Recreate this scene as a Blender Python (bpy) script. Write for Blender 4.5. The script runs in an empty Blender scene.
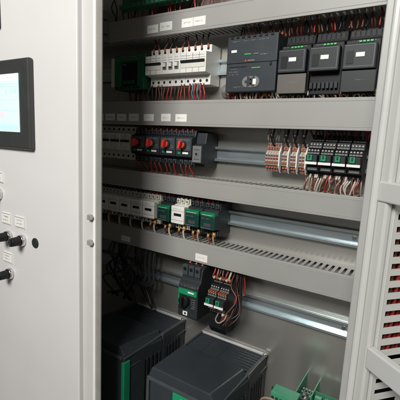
import bpy, bmesh, math, random
from mathutils import Vector, Matrix
random.seed(7)
S = bpy.context.scene
def J(a): return random.uniform(-a,a)
COL = S.collection
R = math.radians

# ------------------------------------------------------------------ materials
MATS = {}
def mat(name, col, rough=.5, metal=0., var=.06, scale=30., bump=0., bscale=400., coat=0., emit=0., spec=.5, streak=None):
    if name in MATS: return MATS[name]
    m = bpy.data.materials.new(name); m.use_nodes = True
    nt = m.node_tree; b = nt.nodes['Principled BSDF']
    b.inputs['Roughness'].default_value = rough; b.inputs['Metallic'].default_value = metal
    b.inputs['Specular IOR Level'].default_value = spec
    b.inputs['Coat Weight'].default_value = coat
    tc = nt.nodes.new('ShaderNodeTexCoord'); mp = nt.nodes.new('ShaderNodeMapping')
    nt.links.new(tc.outputs['Object'], mp.inputs[0])
    if streak: mp.inputs['Scale'].default_value = streak
    n = nt.nodes.new('ShaderNodeTexNoise'); n.inputs['Scale'].default_value = scale; n.inputs['Detail'].default_value = 6
    nt.links.new(mp.outputs[0], n.inputs['Vector'])
    r = nt.nodes.new('ShaderNodeValToRGB')
    r.color_ramp.elements[0].position = .3; r.color_ramp.elements[1].position = .7
    r.color_ramp.elements[0].color = (*[max(0, c*(1-var)) for c in col], 1)
    r.color_ramp.elements[1].color = (*[min(1, c*(1+var)) for c in col], 1)
    nt.links.new(n.outputs['Fac'], r.inputs[0]); nt.links.new(r.outputs[0], b.inputs['Base Color'])
    rr = nt.nodes.new('ShaderNodeMapRange'); rr.inputs['To Min'].default_value = max(.02, rough-.07); rr.inputs['To Max'].default_value = min(1, rough+.07)
    nt.links.new(n.outputs['Fac'], rr.inputs['Value']); nt.links.new(rr.outputs[0], b.inputs['Roughness'])
    if bump:
        n2 = nt.nodes.new('ShaderNodeTexNoise'); n2.inputs['Scale'].default_value = bscale; n2.inputs['Detail'].default_value = 3
        nt.links.new(mp.outputs[0], n2.inputs['Vector'])
        bp = nt.nodes.new('ShaderNodeBump'); bp.inputs['Strength'].default_value = bump; bp.inputs['Distance'].default_value = .001
        nt.links.new(n2.outputs['Fac'], bp.inputs['Height']); nt.links.new(bp.outputs[0], b.inputs['Normal'])
    if emit:
        nt.links.new(r.outputs[0], b.inputs['Emission Color']); b.inputs['Emission Strength'].default_value = emit
    MATS[name] = m; return m

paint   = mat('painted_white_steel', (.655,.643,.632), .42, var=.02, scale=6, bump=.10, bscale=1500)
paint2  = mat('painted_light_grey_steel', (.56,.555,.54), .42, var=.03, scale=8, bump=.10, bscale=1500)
paint3  = mat('open_door_paint_dimmed', (.47,.475,.455), .42, var=.02, scale=6, bump=.12, bscale=1500)  # cabinet paint darkened to stand in for weaker light on the open door
bead2   = mat('pale_edge_strip', (.47,.475,.455), .35, var=.02)
post_m  = mat('side_post_paint', (.33,.33,.315), .45, var=.03)
bead    = mat('white_edge_strip', (.80,.79,.76), .35, var=.02)
gasket  = mat('grey_gasket', (.24,.24,.215), .6, var=.08)
inner   = mat('inner_painted_steel', (.42,.41,.39), .5, var=.04, scale=8)
plate_m = mat('galvanised_plate', (.56,.55,.51), .25, metal=.80, var=.03, scale=5, bump=0)
rail_m  = mat('zinc_rail', (.66,.75,.78), .22, metal=.88, var=.08, scale=9, streak=(1,8,8))
duct_m  = mat('grey_duct_plastic', (.305,.302,.285), .45, var=.035, scale=7, bump=.05, bscale=1200)
white_p = mat('white_plastic', (.74,.73,.69), .42, var=.03)
cream_p = mat('cream_plastic', (.66,.64,.56), .45, var=.04)
black_p = mat('black_plastic', (.010,.011,.012), .48, var=.2, spec=.25)
dark_p  = mat('dark_grey_plastic', (.024,.028,.031), .48, var=.12, spec=.3)
slate_p = mat('slate_plastic', (.050,.060,.066), .48, var=.1, spec=.35)
mid_p   = mat('mid_grey_plastic', (.16,.165,.165), .45, var=.1)
ctrl_p  = mat('controller_plastic', (.034,.040,.046), .45, var=.08, spec=.3)
mid2_p  = mat('clip_grey', (.27,.27,.26), .4, var=.1)
taupe_p = mat('taupe_plastic', (.10,.092,.08), .5, var=.08)
drive_p = mat('drive_casing', (.033,.040,.047), .40, var=.12, scale=12, bump=.12, bscale=1600)
drive_s = mat('drive_casing_edge', (.060,.068,.073), .38, var=.1)
rim_m   = mat('drive_rim', (.50,.51,.51), .3, metal=.0, var=.1)
bezel_m = mat('touch_panel_bezel', (.040,.042,.040), .38, var=.06)
red_m   = mat('red_plastic', (.70,.045,.025), .35, var=.1)
green_m = mat('green_plastic', (.012,.24,.11), .4, var=.1)
cgreen_m= mat('contactor_green', (.004,.040,.028), .45, var=.15)
band_m  = mat('contactor_band_green', (.008,.17,.08), .4, var=.1)
dgreen_m= mat('dark_green_plastic', (.004,.045,.028), .45, var=.15)
bgreen_m= mat('bright_green_plastic', (.012,.30,.13), .4, var=.1)
psu_m   = mat('supply_green', (.012,.12,.055), .45, var=.12)
pcb_m   = mat('card_green', (.035,.16,.085), .5, var=.2)
term_g  = mat('terminal_green', (.05,.27,.15), .4, var=.1)
orange_m= mat('orange_lever', (.30,.10,.05), .45, var=.15)
beige_m = mat('beige_terminal', (.44,.385,.335), .5, var=.08)
brown_m = mat('brown_lever', (.16,.05,.035), .5, var=.2)
label_m = mat('white_label', (.80,.79,.75), .5, var=.03)
ink_m   = mat('label_ink', (.36,.36,.36), .6, var=.1)
chrome_m= mat('chrome', (.75,.75,.74), .16, metal=1, var=.03)
steel_m = mat('screw_steel', (.5,.5,.48), .3, metal=1, var=.1)
led_m   = mat('green_led', (.04,.36,.08), .4, emit=.10)
screen_m= mat('screen_glow', (.50,.80,.83), .4, var=.03, scale=14, emit=.56)
scr2_m  = mat('screen_text', (.42,.68,.72), .3, emit=.5)
scr3_m  = mat('screen_pink', (.85,.55,.60), .3, emit=.55)
scr4_m  = mat('screen_white', (.80,.88,.88), .3, emit=.62)
w_red   = mat('red_wire', (.27,.022,.018), .4, var=.15)
w_brown = mat('brown_wire', (.13,.042,.025), .45, var=.2)
w_black = mat('black_wire', (.012,.012,.013), .4, var=.2)
w_white = mat('white_wire', (.48,.44,.38), .45, var=.08)
w_beige = mat('beige_wire', (.28,.22,.17), .5, var=.15)
w_blue  = mat('blue_wire', (.07,.17,.23), .4, var=.1)
gold_m  = mat('copper_ferrule', (.62,.33,.10), .35, metal=.4, var=.15)
w_orange= mat('orange_wire', (.33,.09,.03), .45, var=.15)

# ------------------------------------------------------------------ mesh helper
class MB:
    def __init__(s): s.bm = bmesh.new(); s.mats = []
    def mi(s, m):
        if m not in s.mats: s.mats.append(m)
        return s.mats.index(m)
    def box(s, x0,x1,y0,y1,z0,z1, m, M=None):
        v = [s.bm.verts.new((x,y,z)) for x in (x0,x1) for y in (y0,y1) for z in (z0,z1)]
        if M is not None:
            for q in v: q.co = M @ q.co
        k = s.mi(m)
        for f in ((0,1,3,2),(4,6,7,5),(0,4,5,1),(2,3,7,6),(0,2,6,4),(1,5,7,3)):
            s.bm.faces.new([v[i] for i in f]).material_index = k
        return s
    def prism(s, prof, x0, x1, m):                      # prof: (y,z) outline, extruded along x
        k = s.mi(m)
        a = [s.bm.verts.new((x0,y,z)) for y,z in prof]; b = [s.bm.verts.new((x1,y,z)) for y,z in prof]
        n = len(prof)
        s.bm.faces.new(a).material_index = k; s.bm.faces.new(b[::-1]).material_index = k
        for i in range(n): s.bm.faces.new((a[i],b[i],b[(i+1)%n],a[(i+1)%n])).material_index = k
        return s
    def cyl(s, c, ax, r, h, m, seg=20, r2=None):        # from c along ax by h
        ax = Vector(ax).normalized(); c = Vector(c); r2 = r if r2 is None else r2
        u = ax.orthogonal().normalized(); w = ax.cross(u); k = s.mi(m)
        A=[];B=[]
        for i in range(seg):
            t = 2*math.pi*i/seg; d = u*math.cos(t)+w*math.sin(t)
            A.append(s.bm.verts.new(c+d*r)); B.append(s.bm.verts.new(c+ax*h+d*r2))
        s.bm.faces.new(A[::-1]).material_index=k; s.bm.faces.new(B).material_index=k
        for i in range(seg):
            f = s.bm.faces.new((A[i],A[(i+1)%seg],B[(i+1)%seg],B[i])); f.material_index=k; f.smooth=True
        return s
    def tube(s, pts, r, m, seg=6, sub=4):
        P = [Vector(p) for p in pts]
        if len(P) > 2:
            Q=[]
            E = [P[0]*2-P[1]]+P+[P[-1]*2-P[-2]]
            for i in range(1,len(E)-2):
                for j in range(sub):
                    t=j/sub; a,b,c,d=E[i-1],E[i],E[i+1],E[i+2]
                    Q.append(.5*((2*b)+(c-a)*t+(2*a-5*b+4*c-d)*t*t+(3*b-a-3*c+d)*t**3))
            Q.append(P[-1]); P=Q
        k=s.mi(m); rings=[]
        u=None
        for i,p in enumerate(P):
            t=(P[min(i+1,len(P)-1)]-P[max(i-1,0)]).normalized()
            u = t.orthogonal().normalized() if u is None else (u-t*u.dot(t)).normalized()
            w=t.cross(u)
            rings.append([s.bm.verts.new(p+(u*math.cos(a)+w*math.sin(a))*r) for a in [2*math.pi*q/seg for q in range(seg)]])
        for a,b in zip(rings,rings[1:]):
            for q in range(seg):
                f=s.bm.faces.new((a[q],a[(q+1)%seg],b[(q+1)%seg],b[q])); f.material_index=k; f.smooth=True
        s.bm.faces.new(rings[0][::-1]).material_index=k; s.bm.faces.new(rings[-1]).material_index=k
        return s
    def build(s, name, parent=None, bevel=0., loc=None, M=None):
        if M is not None: bmesh.ops.transform(s.bm, matrix=M, verts=s.bm.verts)
        if loc is not None: bmesh.ops.translate(s.bm, vec=-Vector(loc), verts=s.bm.verts)
        bmesh.ops.recalc_face_normals(s.bm, faces=s.bm.faces)
        me = bpy.data.meshes.new(name); s.bm.to_mesh(me); s.bm.free()
        for m in s.mats: me.materials.append(m)
        o = bpy.data.objects.new(name, me); COL.objects.link(o)
        if parent: o.parent = parent
        elif loc is not None: o.location = loc
        if bevel:
            b = o.modifiers.new('bevel','BEVEL'); b.width=bevel; b.segments=2; b.limit_method='ANGLE'; b.angle_limit=R(40)
        return o

def tag(o, label, cat, group=None, kind=None):
    o['label']=label; o['category']=cat
    if group: o['group']=group
    if kind: o['kind']=kind
    return o
def thing(name, label, cat, loc=(0,0,0), group=None):
    o = bpy.data.objects.new(name, None); COL.objects.link(o); o.location = loc; o.empty_display_size=.02
    return tag(o, label, cat, group)
def dup(root, loc, label=None, group=None):
    r = root.copy(); COL.objects.link(r); r.location = loc
    if label: r['label']=label
    if group: r['group']=group
    r.rotation_euler.y = J(.004)
    for ch in list(root.children):
        c = ch.copy(); COL.objects.link(c); c.parent = r
        if ch.name.startswith('knob') and not ch.name.startswith('knob_') and 'red' in r['label']: c.rotation_euler.y = J(.16)
        for g in list(ch.children):
            d = g.copy(); COL.objects.link(d); d.parent = c
    return r
def ink(mb, x0,x1,z0,z1,y, n=1, seed=0):                 # small print too worn to read
    rg = random.Random(seed)
    for k in range(n):
        zc = z0+(z1-z0)*(k+.5)/n; h=(z1-z0)/n*.17; x=x0; t=.00020
        while x < x1-.0022:
            if rg.random()<.14: x+=.0016; continue
            w=.0012
            for q in range(3):
                c_=rg.randrange(5)
                if c_==0: mb.box(x,x+t*1.4,y-.0003,y,zc-h,zc+h,ink_m)
                elif c_==1: mb.box(x+w-t*1.4,x+w,y-.0003,y,zc-h*rg.choice((1,.1)),zc+h,ink_m)
                else: a=zc+h*(c_-3)*.86; mb.box(x,x+w,y-.0003,y,a-t,a+t,ink_m)
            x+=w+.0006
# ------------------------------------------------------------------ cabinet
cab = thing('control_cabinet','tall light grey steel control cabinet, closed left door, right door swung open','cabinet',(-.4,0,-1))
CL = (-.4,0,-1)
XL,XR,ZB,ZT = -1.16,-.046,-1.0,.56
MB().box(-1.14,-.05,.0,.003,-.97,.54,plate_m).build('mounting_plate',cab,loc=CL)
MB().box(XL,XR,.02,.024,ZB,ZT,inner).build('back_panel',cab,loc=CL)
MB().box(XL-.003,XL,-.34,.02,ZB,ZT,inner).build('side_panel',cab,loc=CL)
MB().box(XR,XR+.003,-.34,.02,ZB,ZT,inner).build('side_panel',cab,loc=CL)
MB().box(XL,XR,-.34,.02,ZT,ZT+.003,inner).build('roof_panel',cab,loc=CL)
MB().box(XL,XR,-.34,.02,ZB-.003,ZB,inner).build('floor_panel',cab,loc=CL)
# centre post between the bays: flange, bright edge strip, grey return
MB().box(-.655,-.604,-.348,-.342,ZB,ZT,paint2).build('centre_post',cab,.0015,loc=CL)
MB().box(-.604,-.5965,-.353,-.346,ZB,ZT,bead).build('edge_strip',cab,.0012,loc=CL)
MB().box(-.5965,-.5835,-.349,-.345,ZB,ZT,gasket).build('gasket',cab,.001,loc=CL)
# right post with its bead
MB().box(-.0795,-.070,-.352,-.30,ZB,ZT,post_m).build('side_post',cab,.0015,loc=CL)
MB().box(-.0700,-.0605,-.360,-.30,ZB,ZT,bead2).build('edge_strip',cab,.003,loc=CL)
MB().box(-.0605,-.040,-.340,-.30,ZB,ZT,gasket).build('side_return',cab,loc=CL)  # gasket grey darkens this return to paint the shaded gap beside the door
MB().box(-.655,-.040,-.348,-.30,ZT-.04,ZT,paint2).build('header',cab,loc=CL)
MB().box(-.655,-.040,-.348,-.30,ZB,ZB+.05,paint2).build('sill',cab,loc=CL)
for z in (-.176,-.232):
    b=MB(); b.box(-.6175,-.6045,-.3575,-.348,z-.0055,z+.0055,mid2_p); b.cyl((-.603,-.3590,z),(0,1,0),.0042,.008,mid2_p,12)
    b.build('hinge_clip',cab,.0012,loc=CL)
# closed left door
ld = MB().box(-1.16,-.642,-.360,-.343,ZB,ZT,paint).build('closed_door',cab,.003,loc=CL)
def door_sub(mb,name,bevel=0): return mb.build(name,ld,bevel,loc=CL)
def nameplate(x0,x1,z0,z1,sd):
    b=MB(); b.box(x0,x1,-.3625,-.3601,z0,z1,label_m)
    b.box(x0+.0012,x1-.0012,-.3631,-.3625,z0+.0012,z0+.0022,mid_p); b.box(x0+.0012,x1-.0012,-.3631,-.3625,z1-.0022,z1-.0012,mid_p)
    ink(b,x0+.005,x1-.006,z0+.006,z1-.005,-.3625,2,sd); door_sub(b,'nameplate')
nameplate(-.880,-.841,-.240,-.212,1); nameplate(-.940,-.902,-.240,-.211,2)
nameplate(-.940,-.901,-.344,-.317,3); nameplate(-.972,-.929,-.134,-.108,4)
b=MB(); b.cyl((-.799,-.3625,-.268),(0,1,0),.0125,.004,dark_p,28); door_sub(b,'hole_plug',.0012)

# right door, opened 140 degrees
H0 = Vector((-.0445,-.372,0)); th=R(50)
dd = Vector((math.sin(th),-math.cos(th),0)); nn = Vector((-.6428,-.7660,0))    # along the door, inner normal (towards the viewer)
DM = Matrix(((dd.x,-nn.x,0,H0.x),(dd.y,-nn.y,0,H0.y),(0,0,1,0),(0,0,0,1)))       # local x along door, y away from viewer, z up
od = MB()
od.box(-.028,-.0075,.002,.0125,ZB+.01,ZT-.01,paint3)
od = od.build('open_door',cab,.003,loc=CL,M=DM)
def dsub(mb,name,bevel=0.): return mb.build(name,od,bevel,loc=CL,M=DM)
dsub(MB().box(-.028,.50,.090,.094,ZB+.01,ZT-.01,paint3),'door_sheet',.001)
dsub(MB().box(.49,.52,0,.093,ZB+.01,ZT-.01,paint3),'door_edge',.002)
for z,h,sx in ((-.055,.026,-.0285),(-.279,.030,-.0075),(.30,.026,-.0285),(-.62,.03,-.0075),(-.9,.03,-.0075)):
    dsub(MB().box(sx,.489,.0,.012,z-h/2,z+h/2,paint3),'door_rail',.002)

# slotted duct standing on the open door, its slotted side towards the viewer
dw = thing('wiring_duct','upright white slotted duct full of red cables on the open right door','cable duct',(.0,-.36,-.9))
DL=(.0,-.36,-.9)
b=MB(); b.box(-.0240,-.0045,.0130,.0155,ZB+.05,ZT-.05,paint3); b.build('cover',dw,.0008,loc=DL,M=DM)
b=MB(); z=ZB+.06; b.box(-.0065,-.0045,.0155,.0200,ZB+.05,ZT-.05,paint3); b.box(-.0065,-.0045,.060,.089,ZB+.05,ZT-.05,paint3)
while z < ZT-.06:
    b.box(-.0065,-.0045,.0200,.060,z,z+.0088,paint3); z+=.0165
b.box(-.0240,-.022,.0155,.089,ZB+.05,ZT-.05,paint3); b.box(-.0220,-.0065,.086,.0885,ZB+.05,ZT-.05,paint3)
b.build('slotted_body',dw,loc=DL,M=DM)
b=MB(); b.box(-.0218,-.0212,.0160,.0855,ZB+.06,ZT-.06,black_p).box(-.0212,-.0070,.0850,.0856,ZB+.06,ZT-.06,black_p); b.build('dark_backing',dw,loc=DL,M=DM)  # black sheets added so the slots look dark inside the duct
for k in range(11):
    x=-.0185+.0026*(k%4); y=.021+.0058*k
    b=MB(); b.tube([(x+J(.001),y+random.uniform(-.003,.003),zz) for zz in [-.285,-.22,-.15,-.06,.02,.1,.2,.3,.45]],.0029,[w_red,w_red,w_brown,w_red,w_beige,w_red,w_red,w_black,w_red,w_beige,w_red][k],6)
    o=b.build('red_cable',None,loc=DL,M=DM); tag(o,'red cable running down inside the slotted duct on the open door','cable','red cables in the door duct')

# ------------------------------------------------------------------ touch panel and operators on the closed door
tp = thing('touch_panel','black framed touch screen set in the white left door','touch panel',(-.89,-.36,.06)); TL=(-.89,-.36,.06)
MB().box(-1.10,-.7885,-.374,-.3602,-.043,.161,bezel_m).build('bezel',tp,.0045,loc=TL)
b=MB(); b.box(-1.06,-.826,-.3752,-.3742,-.004,.128,screen_m)
b.box(-1.06,-.826,-.3758,-.3752,.113,.128,scr4_m)
for z in (.106,.100,.070,.045,.012): b.box(-.925,-.832,-.3757,-.3752,z-.0006,z+.0006,scr2_m)
b.box(-.905,-.885,-.3759,-.3752,.030,.042,scr3_m)
b.box(-.866,-.848,-.3762,-.3758,.118,.1225,scr3_m)
for x in (-.876,-.856,-.84): b.box(x-.004,x+.004,-.3757,-.3752,.086,.092,scr2_m)
b.box(-.925,-.832,-.3757,-.3752,.001,.010,scr2_m)
b.build('screen',tp,loc=TL)
mt = thing('panel_meter','dark square panel meter at the very top left of the door','meter',(-.98,-.36,.3)); ML=(-.98,-.36,.3)
MB().box(-1.06,-.912,-.372,-.3602,.237,.385,bezel_m).build('bezel',mt,.004,loc=ML)
MB().box(-1.05,-.925,-.3735,-.3722,.25,.372,black_p).build('display',mt,loc=ML)
def selector(loc,label,first=[None]):
    if first[0]: return dup(first[0],loc,label)
    t=thing('selector_switch',label,'switch',loc,'rotary switches on the closed door')
    b=MB(); b.cyl((0,-.0005,0),(0,-1,0),.0155,.009,chrome_m,28,.0135); b.build('chrome_ring',t,.001)
    b=MB(); b.cyl((0,-.0098,0),(0,-1,0),.0118,.022,black_p,24,.0105); b.box(-.0035,.0035,-.0345,-.0315,-.0100,.0100,dark_p)
    b.build('knob',t,.0015)
    first[0]=t; return t
selector((-.852,-.3605,-.271),'black rotary switch with chrome ring, nearest the dark hole plug')
selector((-.912,-.3605,-.271),'black rotary switch with chrome ring, left of the one beside the hole plug')
selector((-.911,-.3605,-.372),'lowest black rotary switch with chrome ring, under its own nameplate')
selector((-.950,-.3605,-.165),'highest black rotary switch, cut by the left edge, below the touch panel')

# ------------------------------------------------------------------ DIN rails and ducts
def rail(z,label,x0=-1.1,x1=-.128,h=.0385):
    b=MB(); y=-.0150
    b.box(x0,x1,y,y+.0014,z+h/2-.0055,z+h/2,rail_m); b.box(x0,x1,y,y+.0014,z-h/2,z-h/2+.0055,rail_m)
    b.box(x0,x1,y+.0014,-.002,z+h/2-.0070,z+h/2-.0055,rail_m); b.box(x0,x1,y+.0014,-.002,z-h/2+.0055,z-h/2+.0070,rail_m)
    b.box(x0,x1,-.0034,-.002,z-h/2+.0070,z+h/2-.0070,rail_m)
    b.box(x0,x1,-.002,-.0001,z-.004,z+.004,rail_m)
    b.cyl((x1-.012,-.0036,z),(0,-1,0),.005,.003,steel_m,6)
    o=b.build('mounting_rail',None,loc=((x0+x1)/2,0,z)); return tag(o,label,'rail','horizontal metal mounting rails')
rail(.186,'top metal mounting rail, between white breaker block and grey controller')
rail(-.037,'metal mounting rail running right from the red knob motor breakers')
rail(-.204,'metal mounting rail just above the slotted lower duct, right of the contactors')
rail(-.423,'lowest metal mounting rail, above the bare plate at bottom right')
def duct(z0,z1,label,tags,x0=-1.1,x1=-.109,D=.08):
    L=((x0+x1)/2,0,z0); t=thing('wiring_duct',label,'cable duct',L,'horizontal grey wiring ducts')
    MB().box(x0,x1,-D-.0015,-D+.001,z0-.0008,z1+.0008,duct_m).build('cover',t,.0012,loc=L)
    MB().box(x0,x1,-D-.0021,-D-.0014,z1-.0065,z1-.0055,duct_m).box(x0,x1,-D-.0021,-D-.0014,z0+.0055,z0+.0065,duct_m).build('lid_ridge',t,.0004,loc=L)
    b=MB(); p=.0135
    for za,zb in ((z0,z0+.0018),(z1-.0018,z1)):
        b.box(x0,x1,-D+.001,-.073,za,zb,duct_m); b.box(x0,x1,-.024,-.0001,za,zb,duct_m)
        x=x0
        while x<x1-.008: b.box(x,x+.0072,-.073,-.024,za,zb,duct_m); x+=p
    b.box(x0,x1,-.0018,-.0003,z0+.0018,z1-.0018,duct_m)
    b.build('slotted_body',t,loc=L)
    for i,(a,c,zz,h) in enumerate(tags):
        b=MB(); b.box(a,c,-D-.0024,-D-.0016,zz-h/2+J(.0006),zz+h/2+J(.0006),label_m); ink(b,a+.006,c-.006,zz-h*.28,zz+h*.28,-D-.0024,1,i+int(z0*1000)); b.build('label_tag',t,loc=L)
    return t
duct(.263,.317,'topmost grey wiring duct with four white tags on its left half',[(-.701,-.664,.281,.020),(-.658,-.618,.283,.021),(-.588,-.5535,.284,.021),(-.5525,-.517,.284,.021)])
duct(.032,.096,'grey wiring duct with a row of white tags above the motor breakers',[(a,c,.052,.0195) for a,c in ((-.97,-.93),(-.905,-.868),(-.858,-.820),(-.81,-.774),(-.763,-.726),(-.707,-.671),(-.645,-.613),(-.597,-.561))])
duct(-.149,-.101,'grey wiring duct without tags, under the relay row',[])
duct(-.324,-.270,'lowest grey wiring duct with open slots on top and two white tags',[(-.786,-.750,-.308,.016),(-.514,-.477,-.309,.018)])

# ------------------------------------------------------------------ wires
def wire(name,pts,r,m,label,group,tip=None,cat='wire'):
    b=MB(); b.tube(pts,r,m)
    if tip:
        P=Vector(pts[0]); Q=Vector(pts[1]); d=(Q-P).normalized(); b.cyl(P,d,r*1.5,.010,tip,8)
    o=b.build(name,None,loc=pts[-1]); return tag(o,label,cat,group)
def drop(xa,ya,za,xb,yb,zb,sag=0):       # from terminal a to duct b
    return [(xa,ya,za),(xa+J(.001),ya-.002,za+(zb-za)*.3),((xa+xb)/2+J(.004),(ya+yb)/2-sag,(za+zb)/2),(xb,yb,zb+(za-zb)*.15),(xb+J(.002),yb+.004,zb+(zb-za)*.15)]

# ------------------------------------------------------------------ miniature circuit breakers
PW=.0197
def mcb_body(b,x0,x1,m):
    pr=[(-.004,-.049),(-.050,-.049),(-.050,-.024),(-.075,-.021),(-.075,.028),(-.050,.031),(-.050,.049),(-.004,.049)]
    b.prism(pr,x0,x1,m)
def breaker(loc,poles,label,group,toggle,m=white_p,grp_toggle=True):
    w=poles*PW-.0006; t=thing('circuit_breaker',label,'breaker',loc,group)
    b=MB(); mcb_body(b,-w/2,w/2,m); b.build('body',t,.0012)
    b=MB()
    for i in range(poles):
        xc=-w/2+(i+.5)*w/poles
        for z in (.040,-.038): b.cyl((xc,-.0493,z),(0,-1,0),.0038,.0012,dark_p,12); 
        b.box(xc+w/poles/2-.0007,xc+w/poles/2,-.0757,-.0748,-.020,.027,mid_p) if i<poles-1 else None
    b.build('terminal_strip',t)
    b=MB()
    b.box(-w/2+.002,w/2-.002,-.0756,-.0752,.014,.0145,mid_p); ink(b,-w/2+.003,w/2-.004,.017,.024,-.0752,1,int(loc[0]*999)); b.build('marking',t)
    if toggle=='bar':
        b=MB(); b.box(-w/2+.003,w/2-.003,-.080,-.0752,.0035,.0095,black_p); b.build('toggle',t,.001)
        b=MB(); b.box(-w/2+.003,w/2-.003,-.0762,-.0752,-.009,.002,cream_p); b.build('toggle_slot',t)
    elif toggle=='white':
        b=MB(); b.box(-.006,.006,-.0765,-.0752,-.010,.009,mid_p); b.build('toggle_slot',t)
        b=MB(); b.box(-.005,.005,-.083,-.0765,-.004,.006,white_p); b.build('toggle',t,.001)
    return t
zc=.187
breaker((-.683,0,zc),3,'left end of white breaker block, its toggle a dark bar','white breakers of the top row','bar')
b1=breaker((-.6435,0,zc),1,'single white breaker with white toggle, left one of three','white breakers of the top row','white')
dup(b1,(-.6238,0,zc),'single white breaker with white toggle, middle one of three')
dup(b1,(-.6041,0,zc),'single white breaker with white toggle, right one of three')
breaker((-.5545,0,zc),4,'wide white breaker with long black toggle bar, right end of block','white breakers of the top row','bar')
z2=-.022
q=breaker((-.783,0,z2),2,'small white breaker directly left of the shaded motor breakers','white breakers of the second row','bar',cream_p)
for x,l in ((-.824,'second small white breaker left of the shaded motor breakers'),(-.865,'third small white breaker left of the shaded motor breakers'),(-.906,'leftmost visible small white breaker beside the cabinet post')):
    dup(q,(x,0,z2),l)

# ------------------------------------------------------------------ controller and its modules
c=thing('controller','large dark grey controller with sticker right of white breakers','controller',(-.385,0,.174)); K=(-.385,0,.174)
MB().box(-.449,-.3245,-.088,-.004,.112,.236,ctrl_p).build('housing',c,.0025,loc=K)
b=MB(); b.box(-.4495,-.324,-.0895,-.0885,.176,.1768,black_p); b.box(-.365,-.3645,-.0893,-.0884,.113,.235,black_p) if 0 else None
b.box(-.44,-.395,-.0892,-.0884,.1675,.1683,black_p); b.box(-.34,-.336,-.0905,-.0884,.168,.176,black_p); ink(b,-.44,-.415,.148,.166,-.0885,3,8); ink(b,-.365,-.335,.188,.196,-.0885,1,9); ink(b,-.43,-.40,.120,.126,-.0885,1,10); ink(b,-.435,-.34,.222,.2255,-.0885,1,12)
b.build('seam',c,loc=K)
MB().box(-.437,-.423,-.0893,-.0884,.200,.2055,label_m).build('white_label',c,loc=K)
MB().box(-.403,-.387,-.0893,-.0884,.1935,.196,led_m).box(-.380,-.368,-.0893,-.0884,.1935,.1955,mid_p).build('status_light',c,loc=K)
MB().box(-.383,-.362,-.0893,-.0884,.163,.1655,led_m).build('status_light',c,loc=K)
b=MB(); b.cyl((-.399,-.0886,.1805),(0,-1,0),.0022,.0008,red_m,10); b.box(-.394,-.377,-.0893,-.0884,.1792,.182,mid_p); b.build('red_mark',c,loc=K)
b=MB(); b.cyl((-.393,-.0886,.134),(0,-1,0),.012,.0006,mid_p,24); b.cyl((-.374,-.0886,.134),(0,-1,0),.012,.0006,mid_p,24); b.box(-.393,-.374,-.0892,-.0886,.122,.146,mid_p)
b.box(-.398,-.380,-.0896,-.0892,.131,.137,ctrl_p); b.box(-.378,-.370,-.0896,-.0892,.128,.140,label_m); b.build('sticker',c,loc=K)
b=MB()
for i in range(8): b.box(-.44+.014*i,-.433+.014*i,-.09,-.0884,.2305,.234,black_p)
b.build('vent',c,loc=K)
b=MB(); b.prism([(-.002,.098),(-.050,.104),(-.060,.118),(-.056,.132),(-.030,.142),(-.002,.142)],-.478,-.452,mid_p)
tag(b.build('end_clamp',None,.004,loc=(-.465,-.03,.12)),'rounded grey end clamp under the left edge of the controller','clamp')
def module(loc,label,lower):
    t=thing('expansion_module',label,'module',loc,'expansion modules beside the controller')
    MB().prism([(-.004,-.074),(-.070,-.074),(-.070,.030),(-.046,.036),(-.040,.058),(-.004,.058)],-.0325,.0325,black_p).build('housing',t,.002)
    b=MB()
    for i in range(6): b.box(-.029+.0098*i,-.0225+.0098*i,-.0455,-.0400,.041,.052,black_p)
    ink(b,-.028,.026,.0255,.0285,-.0703,1,int(abs(loc[0])*900)); b.build('terminal_row',t)
    b=MB(); b.box(-.0315,.029,-.089,-.0705,-.029,.019,dark_p); b.build('front_panel',t,.0018)
    b=MB(); b.box(-.0285,.0255,-.0899,-.0893,.0148,.0156,mid_p); b.box(-.0285,.0255,-.0899,-.0893,-.0245,-.0237,mid_p)
    b.box(.0247,.0255,-.0899,-.0893,-.0237,.0148,mid_p); b.build('frame_line',t)
    MB().box(-.0245,-.0110,-.0900,-.0893,-.019,.005,black_p).build('connector',t)
    MB().box(-.0075,.0085,-.0900,-.0893,-.0065,.0015,label_m).build('white_label',t)
    b=MB()
    for i in range(4): b.box(-.004+.0068*i,.0006+.0068*i,-.0885,-.0705,.0205,.0235,led_m)
    b.build('status_light',t)
    if lower is not None:
        b=MB(); b.box(-.0315,.031,-.084,-.0705,-.071,-.031,lower)
        ink(b,-.004,.012,-.050,-.047,-.084,1,5); b.build('terminal_cover',t,.0015)
    else:
        b=MB()
        for i in range(7): b.box(-.029+.0085*i,-.0235+.0085*i,-.078,-.0705,-.062,-.050,dark_p)
        b.build('terminal_row',t)
    return t
module((-.2895,0,.178),'expansion module with taupe lower cover, next to the controller',taupe_p)
module((-.2225,0,.178),'middle expansion module with open dark lower half',None)
module((-.1550,0,.178),'rightmost expansion module with dark glossy lower cover',dark_p)
pg=thing('power_supply','dark green power supply in the shade left of white breakers','power supply',(-.772,0,.175)); PL=(-.772,0,.175)
MB().box(-.835,-.722,-.070,-.004,.131,.228,psu_m).build('housing',pg,.002,loc=PL)
MB().box(-.802,-.745,-.0725,-.0705,.140,.206,black_p).build('front_panel',pg,loc=PL)
b=MB(); ink(b,-.826,-.73,.2105,.224,-.0703,2,41); b.box(-.798,-.786,-.0735,-.0727,.197,.201,green_m)
for k_ in range(5): b.box(-.796+.0095*k_,-.790+.0095*k_,-.0745,-.0726,.146,.156,psu_m)
for k_ in range(6): b.box(-.828+.0165*k_,-.818+.0165*k_,-.0712,-.0702,.1335,.1385,black_p)
b.build('marking',pg,loc=PL)
MB().box(-.853,-.836,-.066,-.004,.140,.222,cream_p).build('end_cover',pg,.002,loc=PL)
pcb=thing('relay_card','green circuit card with pale terminals above the top duct','circuit card',(-.69,0,.37)); PB=(-.69,0,.37)
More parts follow.
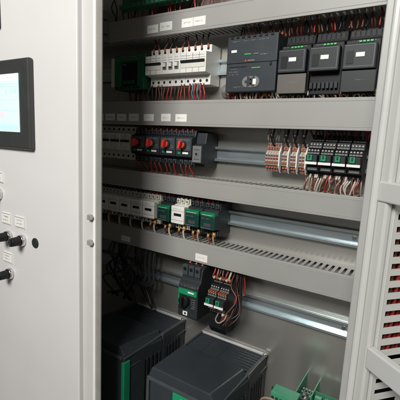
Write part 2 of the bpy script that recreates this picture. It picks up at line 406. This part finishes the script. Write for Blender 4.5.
b=MB(); b.box(-.80,-.575,-.076,-.073,.338,.42,pcb_m); b.build('board',pcb,loc=PB)
b=MB()
for i in range(14): b.box(-.795+.0157*i,-.783+.0157*i,-.094,-.0765,.341,.352,pcb_m)
b.build('terminal_row',pcb,.001,loc=PB)
b=MB()
for i in range(9): b.box(-.70+.0137*i,-.692+.0137*i,-.096,-.0765,.36,.372,beige_m)
b.build('relay',pcb,.001,loc=PB)
b=MB()
for x in(-.79,-.585): b.cyl((x,-.073,.40),(0,1,0),.004,.07,steel_m,8)
b.build('spacer',pcb,loc=PB)
for i,(z,h,l) in enumerate(((.334,.022,'upper'),(.301,.034,'tall middle'),(.268,.014,'small lower'))):
    L=(-.852,-.086,z); b=MB(); b.box(-.862,-.846,-.100,-.0823,z-h/2,z+h/2,mid_p); b.cyl((-.854,-.1005,z),(0,-1,0),.003,.001,dark_p,10)
    tag(b.build('clip_terminal',None,.001,loc=L),l+' grey clip at the left end of the top duct','clip','grey clips on the top duct')

# ------------------------------------------------------------------ motor breakers with red knobs
def motor_breaker(loc,label):
    t=thing('motor_breaker',label,'motor breaker',loc,'motor breakers with red knobs')
    pr=[(-.004,-.050),(-.062,-.050),(-.066,-.030),(-.083,-.026),(-.083,.024),(-.066,.028),(-.062,.044),(-.004,.044)]
    MB().prism(pr,-.0255,.0255,dark_p).build('body',t,.0015)
    b=MB(); 
    for i in range(3):
        b.box(-.0215+.0152*i,-.0105+.0152*i,-.0690,-.0625,.0295,.041,slate_p); b.cyl((-.016+.0152*i,-.0692,.0355),(0,-1,0),.0035,.0012,black_p,12)
        b.box(-.0215+.0152*i,-.0105+.0152*i,-.0690,-.0625,-.047,-.034,slate_p); b.cyl((-.016+.0152*i,-.0692,-.041),(0,-1,0),.0035,.0012,black_p,12)
    b.build('terminal_strip',t,.0008)
    MB().box(-.0235,.0235,-.0846,-.0832,-.010,.022,slate_p).build('front_panel',t,.0006)
    b=MB(); b.cyl((0,-.0847,.005),(0,-1,0),.0105,.005,dark_p,24)
    b.build('knob_base',t)
    b=MB(); b.cyl((0,-.0897,.005),(0,-1,0),.0085,.004,red_m,22,.0078)
    b.box(-.0034,.0034,-.106,-.0935,-.0085,.0115,red_m,Matrix.Translation((0,0,.005))@Matrix.Rotation(R(12),4,'Y')@Matrix.Translation((0,0,-.001)))
    b.build('knob',t,.0012)
    MB().box(-.002,.016,-.0842,-.0832,-.0185,-.0135,label_m).build('white_label',t)
    b=MB(); ink(b,-.021,.020,.016,.0205,-.0847,1,4); ink(b,.012,.022,-.006,.004,-.0847,2,6); b.build('marking',t)
    MB().box(-.017,-.008,-.0842,-.0832,-.0190,-.0135,bgreen_m).build('green_mark',t)
    return t
zm=-.022
mb0=motor_breaker((-.726,0,zm),'leftmost motor breaker with red knob, deep in the shade')
dup(mb0,(-.673,0,zm),'second motor breaker with red knob, at the edge of the shade')
dup(mb0,(-.620,0,zm),'third motor breaker with red knob, between the shaded one and the last')
dup(mb0,(-.567,0,zm),'rightmost motor breaker with red knob, beside the grey auxiliary block')
a=thing('auxiliary_block','grey auxiliary contact block on the right of the motor breakers','contact block',(-.5255,0,-.03)); AL=(-.5255,0,-.03)
MB().prism([(-.004,-.072),(-.060,-.072),(-.064,-.064),(-.080,-.062),(-.080,-.016),(-.064,-.012),(-.058,.016),(-.004,.016)],-.5400,-.5105,dark_p).build('body',a,.0015,loc=AL)
b=MB(); b.box(-.5385,-.5120,-.0825,-.0803,-.060,-.018,mid_p); b.build('front_panel',a,.0008,loc=AL)
b=MB(); b.cyl((-.5255,-.0827,-.038),(0,-1,0),.0062,.001,mid_p,16); b.cyl((-.5255,-.0839,-.038),(0,-1,0),.003,.001,black_p,12); b.box(-.534,-.517,-.083,-.0826,-.028,-.0265,slate_p); b.box(-.534,-.517,-.083,-.0826,-.052,-.0505,slate_p); b.build('dial',a,loc=AL)

# ------------------------------------------------------------------ lever terminals
def terminal(loc,label,w=.0066):
    t=thing('terminal_block',label,'terminal',loc,'narrow lever terminals of the second row')
    pr=[(-.004,-.034),(-.036,-.034),(-.040,-.022),(-.050,-.018),(-.050,.008),(-.040,.016),(-.036,.034),(-.004,.034)]
    MB().prism(pr,-w/2+.0003,w/2-.0003,beige_m).build('body',t,.0004)
    b=MB()
    for z,y in ((.029,-.0375),(-.029,-.037)): b.box(-w/2+.001,w/2-.001,y-.002,y,z-.003,z+.003,brown_m)
    for z in (.004,-.003): b.box(-w/2+.001,w/2-.001,-.0515,-.0502,z-.002,z+.002,brown_m)
    b.build('wire_hole',t)
    b=MB()
    for z,y in ((.021,-.0400),(-.0225,-.0405)): b.box(-w/2+.0006,w/2-.0006,y-.0035,y,z-.0036,z+.0036,orange_m)
    for z in (-.012,): b.box(-w/2+.0006,w/2-.0006,-.0525,-.0502,z-.003,z+.003,orange_m)
    b.build('lever',t,.0004)
    return t
t0=None; k=0
words=['first','second','third','fourth','fifth']
for gi,(xs,n,ow) in enumerate(((-.3505,5,'leftmost'),(-.3095,2,'second'),(-.2890,2,'third'),(-.2685,2,'fourth'))):
    for i in range(n):
        L=(xs+.0033+.0067*i,0,-.034); lb='%s orange lever terminal in the %s terminal group'%(words[i],ow)
        if t0 is None: t0=terminal(L,lb)
        else: dup(t0,L,lb)
    L=(xs+.0067*n+.002,0,-.034)
    b=MB(); b.prism([(-.004,-.070),(-.038,-.070),(-.052,-.054),(-.052,-.022),(-.040,-.006),(-.004,-.006)],L[0]-.0016,L[0]+.0016,white_p); b.box(L[0]+.0017,L[0]+.0045,-.048,-.004,-.064,-.006,mid_p)
    tag(b.build('end_stop',None,.0005,loc=L),'white end stop closing the %s terminal group'%ow,'end stop','white terminal end stops')

# ------------------------------------------------------------------ plug-in relays
def relay(loc,label,group='plug-in relays with green levers',w=.0285):
    t=thing('relay',label,'relay',loc,group)
    MB().prism([(-.004,-.048),(-.045,-.048),(-.050,-.034),(-.060,-.032),(-.060,.014),(-.048,.018),(-.046,.032),(-.030,.036),(-.030,.048),(-.004,.048)],-w/2+.0004,w/2-.0004,black_p).build('socket',t,.0008)
    b=MB()
    for r_,(z,y) in enumerate(((.041,-.031),(.0265,-.0475),(.0135,-.0605))):
        for i in range(4):
            x=-w/2+.0045+.0065*i
            b.cyl((x,y,z),(0,-.9,.4),.0021,.0012,mid2_p,8)
            b.box(x-.0028,x+.0028,y-.003,y,z-.0075,z-.004,mid_p)
    for i in range(4): b.cyl((-w/2+.0045+.0065*i,-.0465,-.041),(0,-1,0),.0023,.0025,steel_m,8)
    b.build('terminal_strip',t)
    MB().box(-w/2+.002,w/2-.002,-.0765,-.0603,-.016,.004,dark_p).build('relay_body',t,.001)
    b=MB(); b.box(-.0080,.0030,-.0815,-.0767,-.008,.0045,green_m); b.box(-.0040,-.001,-.0835,-.0816,-.003,.004,dgreen_m); b.build('lever',t,.0008)
    MB().box(-w/2+.0012,w/2-.0012,-.0790,-.0769,-.0160,-.0105,label_m).build('label_strip',t)
    MB().box(-w/2+.004,w/2-.004,-.0625,-.0602,-.029,-.022,mid_p).build('coil_tag',t)
    return t
zr=-.026
r0=relay((-.2335,0,zr),'relay with green lever, leftmost of four beside the lever terminals')
for x,l in ((-.2045,'second relay from the left with green lever'),(-.1755,'third relay from the left with green lever'),(-.1465,'relay with green lever, rightmost of four by the cabinet edge')): dup(r0,(x,0,zr),l)

# ------------------------------------------------------------------ contactors
def contactor(loc,label,kind):
    t=thing('contactor',label,'contactor',loc,'row of contactors' )
    w=.0462; h=w/2-.0006
    body = cream_p if kind=='white' else slate_p
    MB().prism([(-.004,-.045),(-.058,-.045),(-.058,-.028),(-.070,-.026),(-.070,.024),(-.058,.026),(-.058,.042),(-.004,.042)],-h,h,dark_p if kind!='white' else body).build('body',t,.0012)
    b=MB()
    for i in range(3):
        x=-.0148+.0148*i
        b.box(x-.0052,x+.0052,-.0640,-.0585,.029,.040,body); b.cyl((x,-.0642,.0345),(0,-1,0),.0034,.0012,black_p if kind!='white' else mid_p,12)
        b.box(x-.0052,x+.0052,-.0640,-.0585,-.042,-.031,body); b.cyl((x,-.0642,-.0365),(0,-1,0),.0034,.0012,black_p,12)
    b.build('terminal_strip',t,.0008)
    if kind=='white':
        MB().box(-h+.001,h-.001,-.087,-.0702,-.025,.023,white_p).build('front_cover',t,.0018)
        b=MB(); b.box(-.011,.013,-.0885,-.0872,-.0035,.0035,black_p); b.build('indicator_slot',t,.0004)
        b=MB(); b.box(-h+.001,h-.001,-.0875,-.0871,.0100,.0107,mid_p); ink(b,-.015,.012,.013,.018,-.0871,1,3); b.box(-h+.002,h-.002,-.0875,-.0871,-.0155,-.0148,mid_p); b.build('seam',t)
    else:
        MB().box(-h+.001,h-.001,-.087,-.0702,-.025,.0105,cgreen_m).build('front_cover',t,.0018)
        MB().box(-h+.001,h-.001,-.088,-.0702,.0108,.0195,band_m).build('green_band',t,.0006)
        b=MB(); b.box(-.016,.014,-.0886,-.0880,.0128,.0138,cream_p); ink(b,-.018,.010,.001,.006,-.0871,1,21); ink(b,-.018,.018,-.0235,-.019,-.0871,1,22); b.build('marking',t)
        MB().box(-.010,.012,-.0885,-.0871,-.017,-.008,slate_p).build('indicator_slot',t)
    return t
z3=-.204
cw=contactor((-.679,0,z3),'white contactor directly left of the first green contactor','white')
for x,l in ((-.7255,'second white contactor left of the first green one'),(-.772,'third white contactor left of the first green one'),(-.8185,'fourth white contactor left of the first green one, in the shade'),(-.865,'fifth white contactor left of the first green one, in the shade'),(-.9115,'white contactor half hidden behind the cabinet centre post')): dup(cw,(x,0,z3),l)
cg=contactor((-.6245,0,z3),'dark green fronted contactor between two white contactors','green')
dup(cw,(-.5755,0,z3),'single white contactor between dark green contactors')
dup(cg,(-.5285,0,z3),'dark green contactor right of the lone white contactor')
dup(cg,(-.4805,0,z3),'dark green contactor at the right end of the row')

# ------------------------------------------------------------------ big motor breaker and interface relays, row 4
g=thing('motor_breaker','large dark motor breaker with green face and black knob above the drives','motor breaker',(-.513,0,-.40)); G=(-.513,0,-.40)
MB().prism([(-.004,-.475),(-.104,-.475),(-.110,-.470),(-.110,-.386),(-.106,-.380),(-.096,-.372),(-.090,-.340),(-.080,-.334),(-.004,-.334)],-.5455,-.4835,dark_p).build('body',g,.002,loc=G)
b=MB()
for i in range(3):
    x=-.5345+.0195*i
    b.box(x-.0082,x+.0082,-.0985,-.070,-.360,-.3325,slate_p); b.cyl((x,-.0987,-.3425),(0,-1,0),.0052,.0012,black_p,14)
    b.cyl((x,-.084,-.3323),(0,0,1),.0055,.001,black_p,14)
b.build('terminal_strip',g,.0015,loc=G)
b=MB(); b.box(-.5435,-.4855,-.1125,-.1102,-.408,-.393,green_m); b.box(-.5435,-.509,-.1125,-.1102,-.444,-.408,dgreen_m); b.box(-.5435,-.540,-.1128,-.1126,-.440,-.410,green_m); b.build('green_face',g,.0006,loc=G)
b=MB(); ink(b,-.540,-.49,-.382,-.389,-.1102,1,31); ink(b,-.503,-.488,-.445,-.415,-.1102,5,32); b.box(-.513,-.494,-.1131,-.1126,-.4015,-.3975,label_m); b.build('marking',g,loc=G)
b=MB(); b.cyl((-.522,-.1127,-.425),(0,-1,0),.0165,.010,black_p,28,.0145); b.box(-.5255,-.5185,-.133,-.1228,-.440,-.410,black_p); b.build('knob',g,.0015,loc=G)
b=MB(); b.box(-.527,-.513,-.1120,-.1103,-.466,-.455,label_m); b.cyl((-.5195,-.1121,-.4605),(0,-1,0),.003,.0006,black_p,10); b.build('adjustment_dial',g,loc=G)
ir0=relay((-.4505,-.030,-.405),'small relay with green lever beside the large motor breaker','interface relays of the fourth row')
dup(ir0,(-.4215,-.030,-.405),'right hand small relay of the fourth row, wires looping beside it')
for o_,rr in ((-.4505,1),(-.4215,2)):
    b=MB()
    for i in range(4): b.box(o_-.0125+.0065*i,o_-.0085+.0065*i,-.093,-.0785,-.3905,-.3855,orange_m)
    tag(b.build('jumper_comb',None,.0004,loc=(o_,-.085,-.385)),'orange jumper comb on the %s small fourth row relay'%('left' if rr==1 else 'right'),'jumper')
b=MB(); b.prism([(-.004,-.525),(-.05,-.520),(-.064,-.50),(-.064,-.456),(-.004,-.456)],-.474,-.425,black_p); 
tag(b.build('rail_bracket',None,.003,loc=(-.45,-.03,-.49)),'black block hanging under the small relays above the right drive','block')

# ------------------------------------------------------------------ drives
def drive(loc,label):
    # local x: 0 = right outer edge; z: 0 = top
    t=thing('drive',label,'drive',loc,'large frequency drives at the cabinet bottom')
    W=.206; dz=.44
    b=MB(); b.box(-W,0,-.11,-.004,-dz,-.010,drive_p); b.build('back_body',t,.003)
    # top rim of the rear ventilation grille
    b=MB(); b.box(-W,0,-.0090,-.002,-.0095,.0018,rim_m); b.box(-.006,0,-.112,-.0077,-.0095,.0012,drive_s); b.box(-W,-W+.006,-.112,-.0077,-.0095,.0012,drive_s)
    b.cyl((-.004,-.012,.0013),(0,0,1),.005,.004,steel_m,10)
    b.build('rim',t,.0012)
    b=MB()
    for i in range(8): b.box(-W+.008,-.010,-.0185-.0118*i,-.0130-.0118*i,-.0085,-.0005,drive_p)
    for x in (-.055,-.105,-.155): b.box(x,x+.003,-.108,-.012,-.0090,-.0012,drive_p)
    b.build('top_grille',t)
    # front cover with chamfered right flank
    k=.026
    bm=MB(); mi=bm.mi(drive_p)
    y0,y1=-.112,-.250
    top=[(-W+.008,y0,.009),(-.016,y0,.009),(-.030,y1,.018),(-W+.014,y1,.018)]
    mid=[(-W-.002,y0,-.016),(.0,y0,-.016),(-.016,y1,-.004),(-W+.004,y1,-.004)]
    bot=[(-W-.002,y0,-dz),(.0,y0,-dz),(-.016,y1,-dz),(-W+.004,y1,-dz)]
    V=[[bm.bm.verts.new(p) for p in L_] for L_ in (top,mid,bot)]
    bm.bm.faces.new(V[0]); bm.bm.faces.new(V[2][::-1])
    for A,B in ((V[0],V[1]),(V[1],V[2])):
        for i in range(4): bm.bm.faces.new((A[i],A[(i+1)%4],B[(i+1)%4],B[i]))
    bm.build('front_cover',t,.0025)
    b=MB(); b.box(-W+.012,-.024,-.2535,-.2502,-dz,-.014,drive_p); b.build('front_panel',t,.0015)
    b=MB(); b.box(-W+.004,-.018,-.2570,-.2502,-.014,-.0055,drive_s); b.box(-W+.003,-W+.010,-.2570,-.2502,-dz,-.0145,drive_s); b.build('front_bezel',t,.0015)
    # side louvres on the right flank
    b=MB()
    for i in range(17):
        y=-.030-.0075*i if i<9 else -.125-.0075*(i-9)
        x=.0 if i<9 else -.0005-.00085*(i-9)
        b.box(x-.001,x+.0016,y-.0035,y,-.30,-.045,drive_p if i%2 else black_p)
    b.build('side_louvre',t)
    b=MB(); kk=b.mi(rim_m)
    for xa,xb,za,zb in ((-.006,.0035,-.0035,.0030),(-.003,.0030,-.036,-.031)):
        v=[b.bm.verts.new(p) for p in ((xa,-.006,za),(xb,-.006,za),(xb,-.006,zb),(xa,-.006,zb),(xa-.016,-.250,za-.010),(xb-.016,-.250,za-.010),(xb-.016,-.250,zb-.012),(xa-.016,-.250,zb-.012))]
        for q_ in ((0,1,2,3),(7,6,5,4),(0,4,5,1),(1,5,6,2),(2,6,7,3),(3,7,4,0)): b.bm.faces.new([v[z_] for z_ in q_])
        kk=b.mi(drive_s)
    b.mats=[drive_s]; b.build('side_trim',t,.001)
    b=MB(); b.box(-.124,-.080,-.2575,-.2537,-.100,-.0155,bgreen_m); b.build('logo_plate',t,.0008)
    b=MB(); b.box(-.101,-.086,-.2582,-.2576,-.0255,-.0225,label_m); b.box(-.101,-.097,-.2582,-.2576,-.037,-.026,label_m); b.box(-.096,-.086,-.2582,-.2576,-.0335,-.030,label_m); b.build('logo_mark',t)
    return t
d0=drive((-.322,0,-.560),'large black drive on the right with green badge on its front')
d1=dup(d0,(-.591,0,-.546),'large black drive on the left with upright green strip at its corner')
for o in [c_ for c_ in d1.children if c_.name.startswith('logo')]: bpy.data.objects.remove(o)
b=MB(); b.box(-.022,-.0105,-.2535,-.232,-.40,-.022,green_m); b.build('green_strip',d1,.001)

# ------------------------------------------------------------------ green plugs at the bottom
p=thing('terminal_plug','green pluggable terminal at the bottom, right of the drive','terminal',(-.228,0,-.575)); PP=(-.225,0,-.560)
MB().box(-.252,-.193,-.142,-.110,-.60,-.540,term_g).build('body',p,.0015,loc=PP)
b=MB()
for i in range(6): b.cyl((-.2465+.0095*i,-.1425,-.552),(0,-1,0),.0032,.0015,steel_m,10); b.box(-.250+.0095*i,-.243+.0095*i,-.1435,-.1422,-.575,-.562,black_p)
b.build('terminal_strip',p,loc=PP)
MB().box(-.262,-.185,-.110,-.107,-.72,-.552,dgreen_m).box(-.24,-.232,-.107,-.0001,-.70,-.69,steel_m).box(-.21,-.202,-.107,-.0001,-.70,-.69,steel_m).build('board',p,loc=PP)
p=thing('bracket_terminal','green terminal with shiny screws in a metal bracket, bottom right','terminal',(-.197,0,-.606)); PP=(-.19,0,-.570)
MB().box(-.205,-.178,-.085,-.035,-.64,-.552,dgreen_m).box(-.176,-.150,-.060,-.02,-.66,-.585,term_g).build('body',p,.0015,loc=PP)
b=MB(); b.box(-.2085,-.2055,-.090,-.0001,-.66,-.535,term_g); b.build('end_plate',p,.001,loc=PP)
b=MB()
for z,x in ((-.555,-.185),(-.572,-.193),(-.590,-.186)): b.cyl((x,-.0852,z),(0,-1,0),.0055,.005,chrome_m,12)
for k_ in range(4): b.cyl((-.2005+.007*k_,-.060-.010*(k_%2),-.552),(0,-.3,1),.0030,.005,chrome_m,10); b.cyl((-.2005+.007*k_,-.045,-.552),(0,-.3,1),.0024,.004,chrome_m,10)
b.build('screw',p,.0006,loc=PP)
MB().box(-.177,-.174,-.070,-.0001,-.65,-.545,term_g).build('bracket',p,.0008,loc=PP)

# ------------------------------------------------------------------ all the wires
G1='wires below the top row'; 
def row(n,x0,x1,fn):
    for i in range(n): fn(i,x0+(x1-x0)*(i+.5)/n+J((x1-x0)/n*.25))
# above the top duct
def f(i,x):
    m=random.choice([w_red,w_brown,w_red,w_brown,w_black]); y=-.045+J(.02)
    wire('wire',[(x,y,.312),(x+J(.004),y-.002,.335),(x+J(.012),y+J(.01),.365),(x+J(.02),y+J(.01),.41)],.0019,m,'thin dark red or brown wire leaving the top duct upwards','wires above the top duct',random.choice([None,w_red]))
row(44,-.86,-.30,f)
# duct -> top row devices
for x in [-.683+PW*k for k in(-1,0,1)]+[-.6435,-.6238,-.6041]+[-.5545+PW*k for k in(-1.5,-.5,.5,1.5)]:
    wire('wire',[(x,-.050,.228),(x,-.052,.238),(x+J(.008),-.048,.252),(x+J(.01),-.046,.272)],.0019,w_black if random.random()<.6 else w_brown,'dark wire with orange sleeve rising from the white breaker block','wires above the white breakers',w_orange)
def f(i,x):
    m=random.choice([w_brown,w_black,w_brown,w_black,w_red,w_brown])
    wire('wire',[(x,-.040+J(.012),.236),(x+J(.003),-.046,.248),(x+J(.012),-.046+J(.01),.275)],.0019,m,'thin wire between the top duct and the controller modules','wires above the controller modules',random.choice([None,w_orange,w_brown]) if x<-.32 else None)
row(38,-.44,-.12,f)
# below top row into second duct
def f(i,x):
    m=random.choice([w_brown,w_brown,w_red,w_black])
    wire('wire',[(x,-.046+J(.006),.142),(x,-.050,.130),(x+J(.006),-.052,.112),(x+J(.008),-.048,.088)],.0023,m,'brown wire from the white breakers into the second duct','brown wires below the top row')
row(24,-.80,-.53,f)
for x in (-.566,-.550): wire('wire',drop(x,-.052,.142,x+.002,-.048,.092,.004),.0024,w_blue,'blue wire under the white breaker block','blue wires below the top row')
for x in (-.575,-.558,-.542): wire('wire',drop(x,-.053,.142,x+.002,-.05,.092,.004),.0026,w_red,'bright red wire under the white breaker block','red wires below the top row')
def f(i,x):
    m=random.choice([w_brown,w_brown,w_red,w_beige,w_white]) if x<-.36 else random.choice([w_white,w_beige,w_beige,w_brown,w_black])
    tp_=random.choice([w_white,gold_m,None])
    wire('wire',[(x,-.062+J(.01),.113),(x+J(.002),-.066,.106),(x+J(.006),-.062,.098),(x+J(.008),-.052,.085)],.0020,m,'thin pale or brown wire below the controller modules','wires below the controller modules',tp_)
row(62,-.46,-.118,f)
# motor breakers: three above and three below each
for xm in (-.726,-.673,-.620,-.567):
    for k in (-1,0,1):
        x=xm+.0152*k
        wire('wire',[(x,-.064,.016),(x,-.066,.022),(x+J(.004),-.058,.030),(x+J(.006),-.052,.045)],.0021,w_red if xm>-.7 or k else w_brown,'red wire entering the top of a motor breaker','red wires above the motor breakers')
        wire('wire',[(x,-.066,-.060),(x+J(.002),-.070,-.074),(x+J(.004),-.062,-.088),(x+J(.007),-.052,-.112)],.0023,random.choice([w_red,w_brown,w_red]),'red or brown wire below a motor breaker','wires below the motor breakers',w_black)
# black wires with big sleeves to the terminals
for x in (-.333,-.298,-.2775,-.257):
    b=MB(); b.tube([(x,-.044,-.006),(x-.003,-.052,.004),(x-.001,-.056,.014),(x+.001,-.052,.024),(x+.001,-.05,.045)],.0022,w_black); b.cyl((x-.003,-.0555,.012),(.1,-.1,1),.0048,.009,w_black,12); b.tube([(x+.002,-.04,-.006),(x-.004,-.05,.006)],.0013,steel_m)
    tag(b.build('wire',None,loc=(x,-.05,.045)),'black wire with thick sleeve dropping to the lever terminals','wire','black sleeved wires above the lever terminals')
for i,x in enumerate([-.346+.0067*k for k in range(5)]+[-.306,-.299,-.2857,-.279,-.265]):
    wire('wire',[(x,-.040,.0),(x+J(.002),-.050,.006),(x+J(.004),-.05,.02),(x+J(.004),-.048,.045)],.0012,random.choice([w_beige,mid_p,w_black]),'hair thin grey wire above the lever terminals','thin wires above the lever terminals')
def f(i,x):
    wire('wire',[(x,-.036,.016),(x+J(.003),-.046,.024),(x+J(.006),-.05,.036),(x+J(.004),-.05,.05)],.0020,random.choice([w_black,w_black,mid_p,w_brown,w_red]),'dark wire falling from the second duct to the relays','dark wires above the relays')
row(24,-.246,-.128,f)
def f(i,x):
    m=random.choice([w_white,w_beige,w_red,w_brown,w_brown,w_white])
    wire('wire',[(x,-.048,-.066),(x+J(.001),-.056,-.074),(x-.003+J(.005),-.058,-.088),(x-.004+J(.007),-.051,-.108)],.0019,m,'thin red, brown or white wire from the relays into the slotted duct','wires below the relays',random.choice([w_white,w_black,None]))
row(26,-.250,-.128,f)
# contactors
CX=[-.865,-.8185,-.772,-.7255,-.679,-.6245,-.5755,-.5285,-.4805]
for n,xc in enumerate(CX):
    for k in (-1,0,1):
        x=xc+.0148*k
        wire('wire',[(x,-.058,-.165),(x,-.062,-.158),(x+J(.003),-.058,-.152),(x+J(.004),-.052,-.135)],.0021,w_red if n>4 else random.choice([w_red,w_brown]),'red wire between the third duct and a contactor','red wires above the contactors',random.choice([None,w_black]))
        if k<1:
            wire('wire',[(x+.006,-.062,-.246),(x+.006,-.064,-.254),(x+.006+J(.004),-.060,-.264),(x+.006+J(.006),-.05,-.285)],.0024,random.choice([w_brown,w_orange,w_black]),'brown or orange wire below a contactor','brown wires below the contactors',gold_m if n>3 and k else (w_red if n>3 else None))
    x=xc+.012
    b=MB(); b.tube([(x,-.068,-.240),(x+.001,-.074,-.252),(x+.004,-.074,-.266),(x+.009,-.066,-.281)],.0026,w_white if n<7 else w_beige); b.cyl((x,-.068,-.237),(.1,-.25,-1),.0048,.012,gold_m if n>3 else w_beige,12)
    tag(b.build('wire',None,loc=(x,-.066,-.281)),'pale wire with gold sleeve slanting from a contactor to the duct','wire','pale gold sleeved wires below the contactors')
# row 4
for i in range(3):
    x=-.5345+.0195*i
    wire('cable',[(x,-.080,-.338),(x+.002,-.074,-.328),(x+.010,-.060,-.316),(x+.014,-.052,-.30)],.0036,w_red,'thick red cable entering the large motor breaker','red cables above the large motor breaker',None,'cable')
for i in range(6):
    x=-.461+.0095*i
    wire('wire',[(x,-.066,-.362),(x+J(.002),-.072,-.350),(x+J(.004),-.066,-.336),(x+J(.005),-.052,-.305)],.0026,[w_red,w_orange,w_black,w_brown,w_red,w_white][i],'coloured wire entering the small fourth row relays','wires above the fourth row relays',w_orange if i%2 else w_white)
for i in range(9):
    x=-.398+.004*(i%5)+J(.004); y=-.055-.006*(i%3); m=[w_black,w_brown,w_black,w_red,w_black,w_brown,w_brown,w_black,w_black][i]; a=-.425+.005*(i%4)
    wire('wire',[(a,-.076,-.445),(a+.004+J(.006),-.090,-.458-.002*i),(x-.006+J(.01),-.088+J(.01),-.455+J(.008)),(x+.004+J(.012),y-.01,-.415+J(.02)),(x+J(.012),y,-.37+J(.015)),(x-.002+J(.006),-.052,-.31)],.0021,m,'dark wire looping up beside the small fourth row relays','looping wires right of the fourth row relays',random.choice([None,w_white,gold_m]))
wire('wire',[(-.436,-.078,-.447),(-.432,-.100,-.456),(-.420,-.104,-.460),(-.408,-.098,-.450),(-.405,-.09,-.435)],.0020,w_beige,'white wire curling below the small fourth row relays','white wire loop')
# dark cable tangle in the shade on the left
for i in range(16):
    x=-.79+J(.075); z=-.34
    m=random.choice([w_black]*5+[dark_p])
    wire('cable',[(x,-.05,-.30),(x+J(.02),-.07+J(.02),-.36),(x+J(.05),-.07+J(.03),-.41),(x+J(.07),-.06+J(.03),-.46),(x+J(.07),-.05,-.52)],.0036 if i%2 else .0026,m,'black cable in the shaded tangle above the left drive','black cables above the left drive',None,'cable')
for i in range(3):
    x=-.70+.016*i
    wire('cable',[(x,-.05,-.30),(x,-.07,-.36),(x+.01,-.08,-.42),(x-.02,-.085,-.435),(x-.04,-.07,-.42)],.0035,dark_p,'grey cable hooking round in the shade left of the motor breaker','grey hooked cables',None,'cable')
p=thing('circuit_board','small green circuit board with pale relays at the very bottom right','circuit board',(-.165,0,-.60)); PP=(-.165,0,-.60)
MB().box(-.182,-.118,-.040,-.037,-.70,-.585,pcb_m).build('board',p,loc=PP)
b=MB(); b.box(-.178,-.162,-.055,-.0402,-.606,-.590,term_g); b.box(-.156,-.140,-.055,-.0402,-.606,-.590,term_g); b.box(-.135,-.123,-.050,-.0402,-.615,-.594,black_p); b.build('component',p,.001,loc=PP)
b=MB(); b.cyl((-.178,-.0371,-.70),(0,1,0),.003,.037,steel_m,8); b.cyl((-.122,-.0371,-.595),(0,1,0),.003,.037,steel_m,8); b.build('spacer',p,loc=PP)
for i in range(7):
    x=-.262+.017*i
    wire('wire',[(x,-.10,-.70),(x+J(.01),-.135+J(.01),-.65),(x+.006+J(.006),-.16,-.60+J(.01)),(x+.012,-.15,-.575),(x+.013,-.144,-.568)] if i<4 else [(x,-.06,-.70),(x+J(.01),-.09,-.64),(x+J(.01),-.095,-.60),(x+.004,-.088,-.574)],.0018,random.choice([w_red,w_black,w_white,w_beige]),'thin wire among the green plugs at the bottom right','wires among the green plugs')
for i in range(3):
    wire('wire',[(-.262-.004*i,-.14,-.70),(-.268-.003*i,-.15,-.63),(-.274,-.152,-.59+.004*i),(-.262+.003*i,-.153,-.575+.004*i),(-.247+.009*i,-.146,-.572)],.0024,w_red if i<2 else w_beige,'red wire looping into the green terminal plug','red wires at the green plug')

# ------------------------------------------------------------------ light, world, camera
w=bpy.data.worlds.new('World'); S.world=w; w.use_nodes=True
nt=w.node_tree; bg=nt.nodes['Background']; bg.inputs[1].default_value=.12
tc=nt.nodes.new('ShaderNodeTexCoord'); sx=nt.nodes.new('ShaderNodeSeparateXYZ'); nt.links.new(tc.outputs['Generated'],sx.inputs[0])
mr=nt.nodes.new('ShaderNodeMapRange'); mr.inputs['From Min'].default_value=-.75; mr.inputs['From Max'].default_value=.1; nt.links.new(sx.outputs['X'],mr.inputs['Value'])
rp=nt.nodes.new('ShaderNodeValToRGB'); rp.color_ramp.elements[0].color=(.22,.30,.38,1); rp.color_ramp.elements[1].color=(1.25,1.16,1.02,1)   # background shaped for the plate's reflections: cool dark left, warm bright right
nt.links.new(mr.outputs[0],rp.inputs[0]); nt.links.new(rp.outputs[0],bg.inputs[0])
def area(loc,tgt,size,power,col):
    l=bpy.data.lights.new('ceiling_lamp','AREA'); l.shape='RECTANGLE'; l.size=size[0]; l.size_y=size[1]; l.energy=power; l.color=col
    o=bpy.data.objects.new('ceiling_lamp',l); COL.objects.link(o); o.location=loc
    o.rotation_euler=(Vector(tgt)-Vector(loc)).to_track_quat('-Z','Y').to_euler(); return o
area((-.16,-2.25,1.2),(-.35,0,-.05),(1.0,.6),77,(1,.982,.95))

cam=bpy.data.cameras.new('camera'); co=bpy.data.objects.new('camera',cam); COL.objects.link(co); S.camera=co
CX_=[(0.83824481,0.54323001,0.04740028),(0.12752784,-0.11078269,-0.98562865),(-0.53017193,0.83224296,-0.16213997)]
r_,d_,f_=[Vector(v) for v in CX_]
M=Matrix((( r_.x,-d_.x,-f_.x,0),(r_.y,-d_.y,-f_.y,-.88),(r_.z,-d_.z,-f_.z,0),(0,0,0,1)))
co.matrix_world=M
cam.sensor_width=36; cam.lens=370/400*36; cam.clip_start=.01; cam.clip_end=60
S.view_settings.view_transform='Standard'; S.view_settings.look='None'; S.view_settings.exposure=0; S.view_settings.gamma=1
S.render.resolution_x=1024; S.render.resolution_y=1024
